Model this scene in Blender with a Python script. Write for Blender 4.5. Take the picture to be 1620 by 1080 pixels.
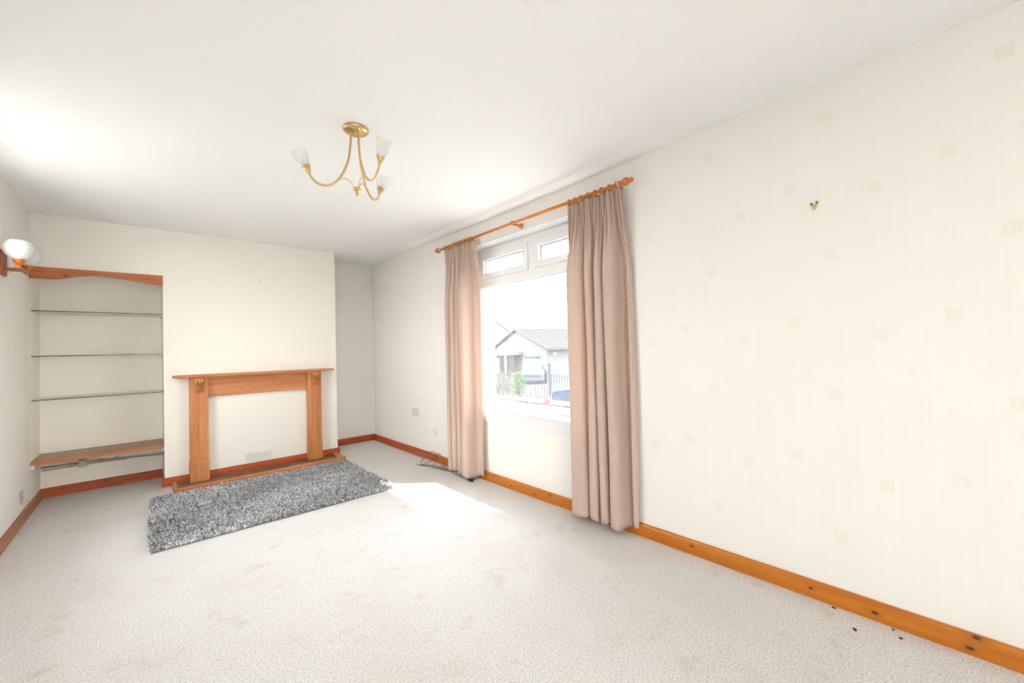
import bpy, bmesh, math, random
import numpy as np
from mathutils import Vector, Matrix
random.seed(7); rng = np.random.default_rng(7)
PI = math.pi
for o in list(bpy.data.objects): bpy.data.objects.remove(o)
S = bpy.context.scene
COL = S.collection

# ------------------------------------------------------------------ camera
YAW, PITCH, ROLL, CAMZ = 0.73688, 0.017715, -0.02533, 1.2033
F = Vector((math.sin(YAW)*math.cos(PITCH), math.cos(YAW)*math.cos(PITCH), math.sin(PITCH)))
r0 = Vector((math.cos(YAW), -math.sin(YAW), 0)); u0 = r0.cross(F)
cr, sr = math.cos(ROLL), math.sin(ROLL)
rr = r0*cr + u0*sr; uu = -r0*sr + u0*cr
cam = bpy.data.objects.new('camera', bpy.data.cameras.new('camera')); COL.objects.link(cam)
M = Matrix.Identity(4)
for i in range(3): M[i][0], M[i][1], M[i][2] = rr[i], uu[i], -F[i]
M[2][3] = CAMZ
cam.matrix_world = M
cam.data.sensor_width = 36; cam.data.lens = 36*637/1620; cam.data.clip_start = .02; cam.data.clip_end = 500
S.camera = cam

# ------------------------------------------------------------------ light
w = bpy.data.worlds.new('world'); S.world = w; w.use_nodes = True
wt = w.node_tree; bg = wt.nodes['Background']
SKY = 4.6
tc = wt.nodes.new('ShaderNodeTexCoord'); sx = wt.nodes.new('ShaderNodeSeparateXYZ'); rmp = wt.nodes.new('ShaderNodeValToRGB')
wt.links.new(tc.outputs['Generated'], sx.inputs[0]); wt.links.new(sx.outputs['Z'], rmp.inputs[0]); wt.links.new(rmp.outputs[0], bg.inputs['Color'])
rmp.color_ramp.elements[0].position = 0.0; rmp.color_ramp.elements[0].color = (1.0, .985, .955, 1)
rmp.color_ramp.elements[1].position = .9; rmp.color_ramp.elements[1].color = (.86, .93, 1.0, 1)
bg.inputs['Strength'].default_value = SKY
sun = bpy.data.objects.new('sun', bpy.data.lights.new('sun', 'SUN')); COL.objects.link(sun)
sun.data.energy = 7; sun.data.angle = math.radians(.6); sun.data.color = (1, .96, .9)
sun.rotation_euler = Vector((-.542, .488, -1)).to_track_quat('-Z', 'Y').to_euler()
S.view_settings.view_transform = 'Standard'; S.view_settings.look = 'None'
S.view_settings.exposure = 1.84; S.view_settings.gamma = 1; S.view_settings.use_curve_mapping = False

# ------------------------------------------------------------------ helpers
def tag(o, label=None, cat=None, group=None, kind=None):
    for k, v in (('label', label), ('category', cat), ('group', group), ('kind', kind)):
        if v: o[k] = v
    return o
def thing(name, loc, label, cat, group=None):
    o = bpy.data.objects.new(name, None); COL.objects.link(o); o.location = loc; o.empty_display_size = .1
    return tag(o, label, cat, group)
def wloc(o):
    v = Vector((0, 0, 0))
    while o: v += Vector(o.location); o = o.parent
    return v
def obj(name, bm, m, parent=None, smooth=False, kind=None, label=None):
    """bm is in world coordinates; links ONE mesh object"""
    me = bpy.data.meshes.new(name)
    if parent is not None: bmesh.ops.translate(bm, vec=-wloc(parent), verts=bm.verts)
    bmesh.ops.recalc_face_normals(bm, faces=bm.faces)
    bm.to_mesh(me); bm.free()
    if smooth:
        for p in me.polygons: p.use_smooth = True
    me.materials.append(m)
    o = bpy.data.objects.new(name, me); COL.objects.link(o)
    if parent is not None: o.parent = parent
    return tag(o, label, kind=kind)
def single(name, bm, m, loc, label, cat, group=None, smooth=False):
    bmesh.ops.translate(bm, vec=-Vector(loc), verts=bm.verts)
    o = obj(name, bm, m, None, smooth); o.location = loc
    return tag(o, label, cat, group)
def BM(): return bmesh.new()
def box(bm, a, b, bev=0, seg=2):
    r = bmesh.ops.create_cube(bm, size=1); vs = r['verts']
    a, b = Vector(a), Vector(b)
    for v in vs: v.co = Vector(((v.co.x+.5)*(b.x-a.x)+a.x, (v.co.y+.5)*(b.y-a.y)+a.y, (v.co.z+.5)*(b.z-a.z)+a.z))
    if bev:
        es = set(e for v in vs for e in v.link_edges)
        bmesh.ops.bevel(bm, geom=list(es), offset=bev, segments=seg, affect='EDGES', profile=.5)
    return bm
def bx(a, b, bev=0, seg=2): return box(BM(), a, b, bev, seg)
def prism(bm, pts, axis, lo, hi):
    """extrude polygon pts (2D in the other two axes, in xyz order) along axis"""
    ax = 'xyz'.index(axis); oth = [i for i in range(3) if i != ax]
    def mk(p, h):
        v = [0, 0, 0]; v[oth[0]], v[oth[1]], v[ax] = p[0], p[1], h; return bm.verts.new(v)
    A = [mk(p, lo) for p in pts]; B = [mk(p, hi) for p in pts]
    bm.faces.new(A); bm.faces.new(B[::-1]); n = len(pts)
    for i in range(n): bm.faces.new((A[i], B[i], B[(i+1) % n], A[(i+1) % n]))
    return bm
def frame_of(d):
    d = Vector(d).normalized(); a = Vector((0, 0, 1)) if abs(d.z) < .9 else Vector((1, 0, 0))
    x = d.cross(a).normalized(); return x, d.cross(x).normalized(), d
def lathe(bm, prof, base, axis=(0, 0, 1), n=20, cap=True):
    """prof: (radius, height along axis)"""
    x, y, z = frame_of(axis); base = Vector(base); rings = []
    for r, h in prof:
        rings.append([bm.verts.new(base + z*h + (x*math.cos(2*PI*i/n)+y*math.sin(2*PI*i/n))*max(r, 1e-5)) for i in range(n)])
    for a, b in zip(rings, rings[1:]):
        for i in range(n): bm.faces.new((a[i], a[(i+1) % n], b[(i+1) % n], b[i]))
    if cap:
        bm.faces.new(rings[0]); bm.faces.new(rings[-1][::-1])
    return bm
def smooth_path(pts, k=8):
    P = [Vector(p) for p in pts]; P = [P[0]*2-P[1]] + P + [P[-1]*2-P[-2]]; out = []
    for i in range(1, len(P)-2):
        for j in range(k):
            t = j/k; a, b, c, d = P[i-1:i+3]
            out.append(.5*((2*b)+(c-a)*t+(2*a-5*b+4*c-d)*t*t+(3*b-a-3*c+d)*t**3))
    out.append(P[-2]); return out
def tube(bm, pts, r, n=8, smooth=8):
    P = smooth_path(pts, smooth) if smooth else [Vector(p) for p in pts]
    rings = []; x = None
    for i, p in enumerate(P):
        d = (P[min(i+1, len(P)-1)]-P[max(i-1, 0)]).normalized()
        if x is None: x, y, _ = frame_of(d)
        x = (x-d*x.dot(d)).normalized(); y = d.cross(x)
        rad = r(i/(len(P)-1)) if callable(r) else r
        rings.append([bm.verts.new(p+(x*math.cos(2*PI*k/n)+y*math.sin(2*PI*k/n))*rad) for k in range(n)])
    for a, b in zip(rings, rings[1:]):
        for k in range(n): bm.faces.new((a[k], a[(k+1) % n], b[(k+1) % n], b[k]))
    bm.faces.new(rings[0][::-1]); bm.faces.new(rings[-1]); return bm
def torus(bm, c, axis, R, r, n=20, m=8):
    x, y, z = frame_of(axis); c = Vector(c); rings = []
    for i in range(n):
        a = 2*PI*i/n; d = x*math.cos(a)+y*math.sin(a)
        rings.append([bm.verts.new(c+d*(R+r*math.cos(2*PI*k/m))+z*r*math.sin(2*PI*k/m)) for k in range(m)])
    for i in range(n):
        a, b = rings[i], rings[(i+1) % n]
        for k in range(m): bm.faces.new((a[k], b[k], b[(k+1) % m], a[(k+1) % m]))
    return bm
def sst(a, b, x):
    t = min(1, max(0, (x-a)/(b-a))); return t*t*(3-2*t)

# ------------------------------------------------------------------ materials
class NT:
    def __init__(s, name):
        s.m = bpy.data.materials.new(name); s.m.use_nodes = True; s.t = s.m.node_tree
        s.b = s.t.nodes['Principled BSDF']; s.out = s.t.nodes['Material Output']
    def n(s, typ, **kw):
        nd = s.t.nodes.new('ShaderNode'+typ)
        for k, v in kw.items():
            if k.startswith('i_'): nd.inputs[int(k[2:])].default_value = v
            else: setattr(nd, k, v)
        return nd
    def l(s, a, b): s.t.links.new(a, b)
    def math(s, op, a, b=None, c=None):
        nd = s.n('Math', operation=op)
        for i, v in enumerate((a, b, c)):
            if v is None: continue
            if isinstance(v, (int, float)): nd.inputs[i].default_value = v
            else: s.l(v, nd.inputs[i])
        return nd.outputs[0]
    def noise(s, vec, scale, detail=3, rough=.5):
        nd = s.n('TexNoise'); nd.inputs['Scale'].default_value = scale; nd.inputs['Detail'].default_value = detail; nd.inputs['Roughness'].default_value = rough
        if vec is not None: s.l(vec, nd.inputs['Vector'])
        return nd.outputs['Fac']
    def mapv(s, vec, scale=(1, 1, 1), loc=(0, 0, 0)):
        nd = s.n('Mapping'); nd.inputs['Scale'].default_value = scale; nd.inputs['Location'].default_value = loc; s.l(vec, nd.inputs['Vector']); return nd.outputs[0]
    def ramp(s, fac, stops):
        nd = s.n('ValToRGB'); cr = nd.color_ramp
        while len(cr.elements) < len(stops): cr.elements.new(.5)
        for e, (p, c) in zip(cr.elements, stops): e.position = p; e.color = (*c, 1)
        s.l(fac, nd.inputs[0]); return nd.outputs[0]
    def mix(s, fac, a, b, typ='MIX'):
        nd = s.n('Mix', data_type='RGBA', blend_type=typ)
        for i, v in ((0, fac), (6, a), (7, b)):
            if isinstance(v, (int, float)): nd.inputs[i].default_value = v
            elif isinstance(v, tuple): nd.inputs[i].default_value = (*v, 1)
            else: s.l(v, nd.inputs[i])
        return nd.outputs[2]
    def bump(s, h, strength=.3, dist=.01):
        nd = s.n('Bump'); nd.inputs['Strength'].default_value = strength; nd.inputs['Distance'].default_value = dist
        s.l(h, nd.inputs['Height']); s.l(nd.outputs[0], s.b.inputs['Normal'])
    def schlick(s, f0=.04):
        g = s.n('NewGeometry'); d = s.n('VectorMath', operation='DOT_PRODUCT'); s.l(g.outputs['Normal'], d.inputs[0]); s.l(g.outputs['Incoming'], d.inputs[1])
        k = s.math('POWER', s.math('SUBTRACT', 1.0, s.math('MINIMUM', s.math('ABSOLUTE', d.outputs['Value']), 1.0)), 5.0)
        return s.math('MULTIPLY_ADD', k, 1-f0, f0)
    def set(s, col=None, rough=.6, metal=0, spec=.5):
        if col is not None:
            if isinstance(col, tuple): s.b.inputs['Base Color'].default_value = (*col, 1)
            else: s.l(col, s.b.inputs['Base Color'])
        s.b.inputs['Roughness'].default_value = rough; s.b.inputs['Metallic'].default_value = metal
        s.b.inputs['Specular IOR Level'].default_value = spec; return s.m
def lin(r, g, b):
    f = lambda c: (c/255/12.92) if c/255 <= .04045 else ((c/255+.055)/1.055)**2.4
    return (f(r), f(g), f(b))
def mat(name, col, rough=.6, metal=0, spec=.5, var=.06, scale=8, bump=0):
    """procedural plain material: slight mottling of the base colour"""
    s = NT(name); tcn = s.n('TexCoord').outputs['Object']; nz = s.noise(tcn, scale)
    c = s.mix(nz, tuple(x*(1-var) for x in col), tuple(min(1, x*(1+var)) for x in col))
    if bump: s.bump(s.noise(tcn, scale*12), bump, .002)
    return s.set(c, rough, metal, spec)
def wood(name, axis, light, dark, rough=.42, knots=(), knotcol=(.07, .022, .008), gscale=1.0):
    s = NT(name); tcn = s.n('TexCoord').outputs['Object']; ai = 'xyz'.index(axis)
    sc = [26*gscale]*3; sc[ai] = 1.3*gscale
    v = s.mapv(tcn, tuple(sc)); a = s.noise(v, 1.0, 4, .6)
    sc2 = [150.]*3; sc2[ai] = 3.; b = s.noise(s.mapv(tcn, tuple(sc2)), 1.0, 2, .5)
    c = s.ramp(a, [(.3, dark), (.55, tuple((x+y)/2 for x, y in zip(light, dark))), (.72, light)])
    c = s.mix(s.math('MULTIPLY', b, .28), c, tuple(x*.72 for x in dark))
    for k in knots:
        pos, rad = k[:3], k[3]
        sv = s.n('VectorMath', operation='SUBTRACT'); s.l(tcn, sv.inputs[0]); sv.inputs[1].default_value = pos
        st = [1., 1., 1.]; st[ai] = .6
        mv = s.n('VectorMath', operation='MULTIPLY'); s.l(sv.outputs[0], mv.inputs[0]); mv.inputs[1].default_value = st
        ln = s.n('VectorMath', operation='LENGTH'); s.l(mv.outputs[0], ln.inputs[0])
        f1 = s.n('MapRange', interpolation_type='SMOOTHSTEP'); s.l(ln.outputs['Value'], f1.inputs[0]); f1.inputs[1].default_value = rad*1.15; f1.inputs[2].default_value = rad*.55
        f2 = s.n('MapRange', interpolation_type='SMOOTHSTEP'); s.l(ln.outputs['Value'], f2.inputs[0]); f2.inputs[1].default_value = rad*3.4; f2.inputs[2].default_value = rad*.9
        c = s.mix(s.math('MULTIPLY', f2.outputs[0], .35), c, tuple(x*.6 for x in dark))
        c = s.mix(f1.outputs[0], c, knotcol)
    s.bump(a, .08, .002)
    return s.set(c, rough, 0, .45)

CREAM = (.875, .848, .805)
def wallpaper(name, uaxis, A, sgn):
    s = NT(name); pos = s.n('NewGeometry').outputs['Position']; sp = s.n('SeparateXYZ'); s.l(pos, sp.inputs[0])
    U = sp.outputs['XYZ'.index(uaxis)]; Z = sp.outputs[2]
    base = s.mix(s.noise(pos, 2.2), tuple(x*.985 for x in CREAM), tuple(min(1, x*1.012) for x in CREAM))
    vm = (90., 90., .7)
    st = s.noise(s.mapv(pos, vm), 1.0, 2, .6)
    c = s.mix(s.math('MULTIPLY', st, .16), base, (.70, .665, .59))
    def cell(v, off, per, half):
        q = s.math('DIVIDE', s.math('SUBTRACT', v, off-half), per)
        fr = s.math('MULTIPLY', s.math('FRACT', q), per)
        d = s.math('ABSOLUTE', s.math('SUBTRACT', fr, half))
        m = s.n('MapRange', interpolation_type='SMOOTHSTEP'); s.l(d, m.inputs[0]); m.inputs[1].default_value = half+.004; m.inputs[2].default_value = half-.004
        return m.outputs[0]
    tot = None; lines = None
    for du, zz in ((0, .9565), (-.15*sgn, .653), (.16*sgn, .583)):
        m = s.math('MULTIPLY', cell(U, A+du, .525, .024), cell(Z, zz, .6395, .027))
        tot = m if tot is None else s.math('MAXIMUM', tot, m)
        for dv in (.055, .075, .11):
            k = s.math('MULTIPLY', cell(U, A+du-dv*sgn, .525, .0045), cell(Z, zz-.01, .6395, .035))
            lines = k if lines is None else s.math('MAXIMUM', lines, k)
    grid = s.noise(s.mapv(pos, (160, 160, 160)), 1., 1)
    c = s.mix(s.math('MULTIPLY', tot, s.math('MULTIPLY_ADD', grid, .18, .08)), c, (.70, .63, .52))
    c = s.mix(s.math('MULTIPLY', lines, .25), c, (.88, .87, .83))
    s.bump(s.math('ADD', st, s.math('MULTIPLY', lines, .5)), .12, .0015)
    return s.set(c, .55, 0, .3)

M_paint = mat('ceiling paint', (.93, .925, .93), .9, 0, .2, .012, 1.5, .05)
M_cream = mat('cream paint', (.90, .87, .80), .75, 0, .25, .012, 1.2, .06)
M_alc = mat('alcove cream paint', (.94, .90, .81), .75, 0, .25, .012, 1.2, .06)
M_white = mat('white plastic', (.85, .855, .855), .35, 0, .5, .01, 5)
M_gloss = mat('white gloss paint', (.79, .79, .79), .3, 0, .5, .015, 3)
M_gasket = mat('grey gasket', (.22, .22, .23), .6)
PL, PD = lin(224, 160, 106), lin(188, 110, 58)
GL, GD = lin(214, 138, 48), lin(184, 100, 22)
RL, RD = lin(196, 100, 52), lin(160, 66, 24)

# ------------------------------------------------------------------ room constants
XL, XR, YC, YB, H = -.6987, 2.3182, 4.9792, 5.4208, 2.40
Y0 = -1.9            # wall behind the camera
XO = 2.66            # outer face of the window wall
AX1, CX1 = .115, 1.675   # alcove right edge / chimney breast right edge
HS, TS = .081, .018

def struct(name, bm, m, parent=None, smooth=False): return obj(name, bm, m, parent, smooth, kind='structure')

# floor: short pile carpet
s = NT('beige carpet'); pos = s.n('NewGeometry').outputs['Position']
n1 = s.noise(pos, 140, 3, .8); n2 = s.noise(pos, 2.2, 4, .6); n3 = s.noise(s.mapv(pos, (1, 1, 1), (3.1, 1.7, 0)), 5.5, 5, .65); n4 = s.noise(pos, 70, 3, .7)
c = s.ramp(n1, [(.32, (.42, .375, .345)), (.48, (.75, .71, .685)), (.66, (.90, .875, .86))])
c = s.mix(s.math('MULTIPLY', s.math('SMOOTH_MIN', s.math('MULTIPLY', s.math('SUBTRACT', n2, .46), 3.2), 1, .1), .30), c, (.62, .53, .46))
c = s.mix(s.math('MULTIPLY', s.math('MAXIMUM', s.math('MULTIPLY', s.math('SUBTRACT', n3, .585), 6), 0), .5), c, (.50, .40, .32))
s.bump(s.math('ADD', n1, n4), .55, .006)
M_carpet = s.set(c, .95, 0, .1)
struct('floor', bx((XL-.02, Y0-.02, -.12), (XR+.02, YB+.02, 0)), M_carpet)

# ceiling with the slight sag along the window wall
bm = BM(); xs = list(np.linspace(XL, XR-.5, 10)) + list(np.linspace(XR-.48, XR, 40)); ys = np.linspace(Y0, YB, 120)
def cz(x, y):
    d = XR-x; wy = sst(.9, 1.7, y)*(1-sst(3.5, 4.3, y))
    return H - wy*(.022*(1-sst(.07, .16, d)) - .014*(1-sst(0.0, .07, d))) + .004*math.sin(y*2.3)*sst(.0, .5, d)*0
g = [[bm.verts.new((x, y, cz(x, y))) for y in ys] for x in xs]
for i in range(len(xs)-1):
    for j in range(len(ys)-1): bm.faces.new((g[i][j], g[i][j+1], g[i+1][j+1], g[i+1][j]))
struct('ceiling', bm, M_paint, smooth=True)
struct('ceiling_slab', bx((XL-.3, Y0-.3, H+.005), (XO, YB+.3, H+.25)), M_paint)

# walls
MW_R = wallpaper('cream wallpaper right', 'Y', 4.05, -1)
MW_F = wallpaper('cream wallpaper far', 'X', 2.035, 1)
MW_L = wallpaper('cream wallpaper left', 'Y', 4.70, 1)
WY0, WY1, WZ0, WZ1 = 1.62, 3.21, .66, 2.18      # window opening
M_render = mat('outside render', (.5, .49, .46), .9)
bm = BM()
for a, b in (((Y0-.3, -.8), (WY0, H)), ((WY1, -.8), (YB+.3, H)), ((WY0, -.8), (WY1, WZ0-.02)), ((WY0, WZ1+.012), (WY1, H))):
    box(bm, (XR, a[0], a[1]), (XO, b[0], b[1]))
struct('wall_right', bm, MW_R)
BW = (-.5, .65, .12, 2.28)  # opening for the added back window, unseen, which brightens the room
bm = BM()
for a, b in (((XL-.3, -.8), (BW[0], H)), ((BW[1], -.8), (XR, H)), ((BW[0], -.8), (BW[1], BW[2])), ((BW[0], BW[3]), (BW[1], H))):
    box(bm, (a[0], Y0-.3, a[1]), (b[0], Y0, b[1]))
struct('wall_back', bm, MW_F)
LW = (2.75, 3.9, .95, 2.27)   # opening for an added window on the left wall, unseen, for fill light
bm = BM()
for a, b in (((Y0, -.8), (LW[0], H)), ((LW[1], -.8), (YC, H)), ((LW[0], -.8), (LW[1], LW[2])), ((LW[0], LW[3]), (LW[1], H))):
    box(bm, (XL-.3, a[0], a[1]), (XL, b[0], b[1]))
struct('wall_left', bm, MW_L)
struct('wall_alcove_left', bx((XL-.3, YC, -.8), (XL, YB+.3, H)), M_alc)
struct('wall_alcove_back', bx((XL, YB, -.8), (AX1, YB+.3, H)), M_alc)
bm = BM(); AZ = 1.966
prism(bm, [(AX1, 0), (CX1, 0), (CX1, H), (XL, H), (XL, AZ), (AX1, AZ)], 'y', YC, YB)
struct('wall_chimney_breast', bm, M_cream)
struct('wall_far', bx((CX1-.05, YB, -.8), (XR, YB+.3, H)), MW_F)

# skirting boards
def skirt(bm, p, q, nrm, h=HS, t=TS):
    """board from p to q on the wall, nrm points into the room"""
    p, q, nrm = Vector((*p, 0)), Vector((*q, 0)), Vector((*nrm, 0))
    prof = [(0, 0), (t, 0), (t, h-.012), (t-.003, h-.005), (t-.008, h), (0, h)]
    A = [bm.verts.new(p+nrm*a+Vector((0, 0, b))) for a, b in prof]; B = [bm.verts.new(q+nrm*a+Vector((0, 0, b))) for a, b in prof]
    bm.faces.new(A); bm.faces.new(B[::-1])
    for i in range(len(prof)): bm.faces.new((A[i], B[i], B[(i+1) % 6], A[(i+1) % 6]))
    return bm
KN = [(XR-TS, .492, .045, .006), (XR-TS, .268, .034, .008), (XR-TS, -.001, .026, .008), (XR-TS, -.018, .074, .009), (XR-TS, 2.598, .033, .006), (XR-TS, 2.31, .03, .007), (XR-TS, 2.144, .064, .007), (XR-TS, 2.83, .070, .005), (XR-TS, 1.05, .05, .006)]
MG = wood('golden pine', 'y', GL, GD, .35, KN)
MRy = wood('red pine along y', 'y', RL, RD, .4, [(XR-TS, 4.6, .04, .006)])
MRx = wood('red pine along x', 'x', RL, RD, .4, [(.62, YC-TS, .04, .005), (-.3, YB-TS, .05, .006)])
struct('baseboard_right', skirt(BM(), (XR, Y0), (XR, 3.78), (-1, 0)), MG)
struct('baseboard_right_2', skirt(BM(), (XR, 3.782), (XR, YB), (-1, 0)), MRy)
struct('baseboard_far', skirt(BM(), (CX1, YB), (XR-TS, YB), (0, -1)), MRx)
struct('baseboard_chimney_breast', skirt(BM(), (AX1-TS, YC), (CX1+TS, YC), (0, -1)), MRx)
struct('baseboard_chimney_side', skirt(BM(), (CX1, YC), (CX1, YB-TS), (1, 0)), MRy)
struct('baseboard_alcove', skirt(BM(), (XL+TS, YB), (AX1-TS, YB), (0, -1)), MRx)
struct('baseboard_alcove_side', skirt(BM(), (AX1, YC), (AX1, YB), (-1, 0)), MRy)
struct('baseboard_left', skirt(BM(), (XL, Y0), (XL, YB), (1, 0)), wood('brown pine', 'y', lin(190, 130, 88), lin(150, 96, 60), .45))
struct('baseboard_back', skirt(BM(), (XL+TS, Y0), (XR-TS, Y0), (0, 1)), MRx)

# ------------------------------------------------------------------ windows
def glass_mat(name, tint, veil):
    s = NT(name); tr = s.n('BsdfTransparent'); tr.inputs[0].default_value = (*tint, 1)
    gl = s.n('BsdfGlossy'); gl.inputs['Roughness'].default_value = .02
    m1 = s.n('MixShader'); s.l(s.schlick(), m1.inputs[0]); s.l(tr.outputs[0], m1.inputs[1]); s.l(gl.outputs[0], m1.inputs[2])
    tl = s.n('BsdfTranslucent'); tl.inputs[0].default_value = (.95, .97, 1, 1)     # milky layer put in for the glare haze over the panes
    m2 = s.n('MixShader'); s.l(s.math('MULTIPLY_ADD', s.noise(s.n('TexCoord').outputs['Object'], 3), veil, veil), m2.inputs[0]); s.l(m1.outputs[0], m2.inputs[1]); s.l(tl.outputs[0], m2.inputs[2])
    s.l(m2.outputs[0], s.out.inputs[0]); return s.m
M_glass = glass_mat('tinted window glass', (.85, .86, .86), .009); M_clear = glass_mat('clear window glass', (.98, .985, .98), .004)
def rect_frame(bm, x0, x1, y0, y1, z0, z1, wd, bev=.004, wb=None):
    """frame in the YZ plane, mitred look by four bevelled bars"""
    wb = wb or wd
    box(bm, (x0, y0, z0), (x1, y0+wd, z1), bev); box(bm, (x0, y1-wd, z0), (x1, y1, z1), bev)
    box(bm, (x0, y0+wd, z0), (x1, y1-wd, z0+wb), bev); box(bm, (x0, y0+wd, z1-wd), (x1, y1-wd, z1), bev)
    return bm
w1 = bpy.data.objects.new('window_1', None); COL.objects.link(w1); w1.location = (2.45, 2.42, WZ0); w1['kind'] = 'structure'
FX = 2.45
bm = BM(); rect_frame(bm, FX, FX+.07, WY0+.01, WY1-.01, WZ0, WZ1, .062, .004, .05)
obj('window_frame', bm, M_white, w1)
obj('transom', bx((FX, WY0+.07, 1.805), (FX+.07, WY1-.07, 1.885), .004), M_white, w1)
obj('mullion', bx((FX, 2.385, 1.88), (FX+.07, 2.46, WZ1-.06), .004), M_white, w1)
for ya, yb in ((2.463, 3.128), (1.70, 2.382)):
    c0 = obj('casement', rect_frame(BM(), FX-.018, FX+.05, ya, yb, 1.886, 2.121, .058, .006, .05), M_white, w1)
    obj('gasket', rect_frame(BM(), FX+.008, FX+.016, ya+.057, yb-.057, 1.935, 2.064, .006, 0), M_gasket, c0)
    obj('glass_pane', bx((FX+.02, ya+.05, 1.93), (FX+.024, yb-.05, 2.07)), M_glass, c0)
    ym = (ya+yb)/2
    bmh = bx((FX-.032, ym-.035, 1.899), (FX-.017, ym+.035, 1.921), .004); tube(bmh, [(FX-.03, ym, 1.912), (FX-.048, ym, 1.912), (FX-.05, ym-.02, 1.915), (FX-.05, ym-.095, 1.917)], .007, 8, 4)
    obj('handle', bmh, M_white, c0, True)
obj('gasket', rect_frame(BM(), FX+.012, FX+.02, WY0+.07, WY1-.07, WZ0+.048, 1.807, .006, 0), M_gasket, w1)
obj('glass_pane', bx((FX+.022, WY0+.07, WZ0+.045), (FX+.026, WY1-.07, 1.81)), M_glass, w1)
bm = BM(); box(bm, (XR-.004, WY1-.012, WZ0), (XO, WY1+.002, WZ1)); box(bm, (XR-.004, WY0-.002, WZ0), (XO, WY0+.012, WZ1)); box(bm, (XR-.004, WY0, WZ1), (XO, WY1, WZ1+.014))
obj('reveal_lining', bm, M_gloss, w1)
bm = bx((XR-.024, WY0-.06, WZ0-.024), (FX+.02, WY1+.02, WZ0), .006); obj('window_sill', bm, M_gloss, w1)
bm = bx((XR-.014, WY0-.05, .537), (XR+.01, WY1-.05, WZ0-.022), .004); obj('sill_apron', bm, M_gloss, w1)
obj('outer_sill', bx((FX+.05, WY0, WZ0-.10), (XO+.03, WY1, WZ0-.06), .004), M_gloss, w1)
# two unseen windows, added to fill the room with daylight
def added_window(name, o, axis, u0_, u1_, z0, z1, at):
    r = bpy.data.objects.new(name, None); COL.objects.link(r); r.location = o; r['kind'] = 'structure'
    def bb(a0, a1, b0, b1, t0, t1, bev=.004):
        if axis == 'x': return ((a0, at+t0, b0), (a1, at+t1, b1), bev)
        return ((at+t0, a0, b0), (at+t1, a1, b1), bev)
    bm = BM()
    um = (u0_+u1_)/2
    for q in ((u0_, u0_+.06, z0, z1), (u1_-.06, u1_, z0, z1), (u0_+.06, u1_-.06, z0, z0+.06), (u0_+.06, u1_-.06, z1-.06, z1), (um-.035, um+.035, z0+.06, z1-.06)): box(bm, *bb(*q, -.035, .035))
    obj('window_frame', bm, M_white, r)
    for a, b in ((u0_+.05, um-.03), (um+.03, u1_-.05)):
        q = bb(a, b, z0+.05, z1-.05, -.003, .003, 0); obj('glass_pane', bx(*q), M_clear, r)
    q = bb(u0_-.002, u1_+.002, z0-.02, z0+.012, .036, .175, .004); obj('window_sill', bx(*q), M_gloss, r)
added_window('added_window_back', (.08, Y0-.15, BW[2]), 'x', BW[0], BW[1], BW[2], BW[3], Y0-.15)
added_window('added_window_left', (XL-.15, 3.32, LW[2]), 'y', LW[0], LW[1], LW[2], LW[3], XL-.15)

# ------------------------------------------------------------------ fireplace surround
MPx = wood('surround pine along x', 'x', PL, PD, .4, [(.78, YC-.035, .905, .005), (1.02, YC-.035, .912, .005)])
MPz = wood('surround pine upright', 'z', PL, PD, .4, [])
def local(k, o): return [(a[0]-o[0], a[1]-o[1], a[2]-o[2], a[3]) for a in k]
FO = (.89, YC-.06, .012)
MPx = wood('surround pine along x', 'x', PL, PD, .4, local([(.78, YC-.04, .905, .004), (1.02, YC-.04, .914, .004)], FO))
MPy = wood('pine along y', 'y', PL, PD, .4)
fs = thing('fire_surround', FO, 'honey pine fire surround with carved corbels standing on the chimney breast', 'fireplace')
bm = BM(); yf = YC-.15
box(bm, (.174, yf, 1.006), (1.602, YC+.0, 1.03), .009, 3); obj('mantel_shelf', bm, MPx, fs, False)
bm = BM(); box(bm, (.30, YC-.115, .992), (1.476, YC, 1.006), .004); obj('moulding', bm, MPx, fs)
obj('frieze_board', bx((.44, YC-.04, .81), (1.338, YC-.001, .994), .002), MPx, fs)
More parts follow.
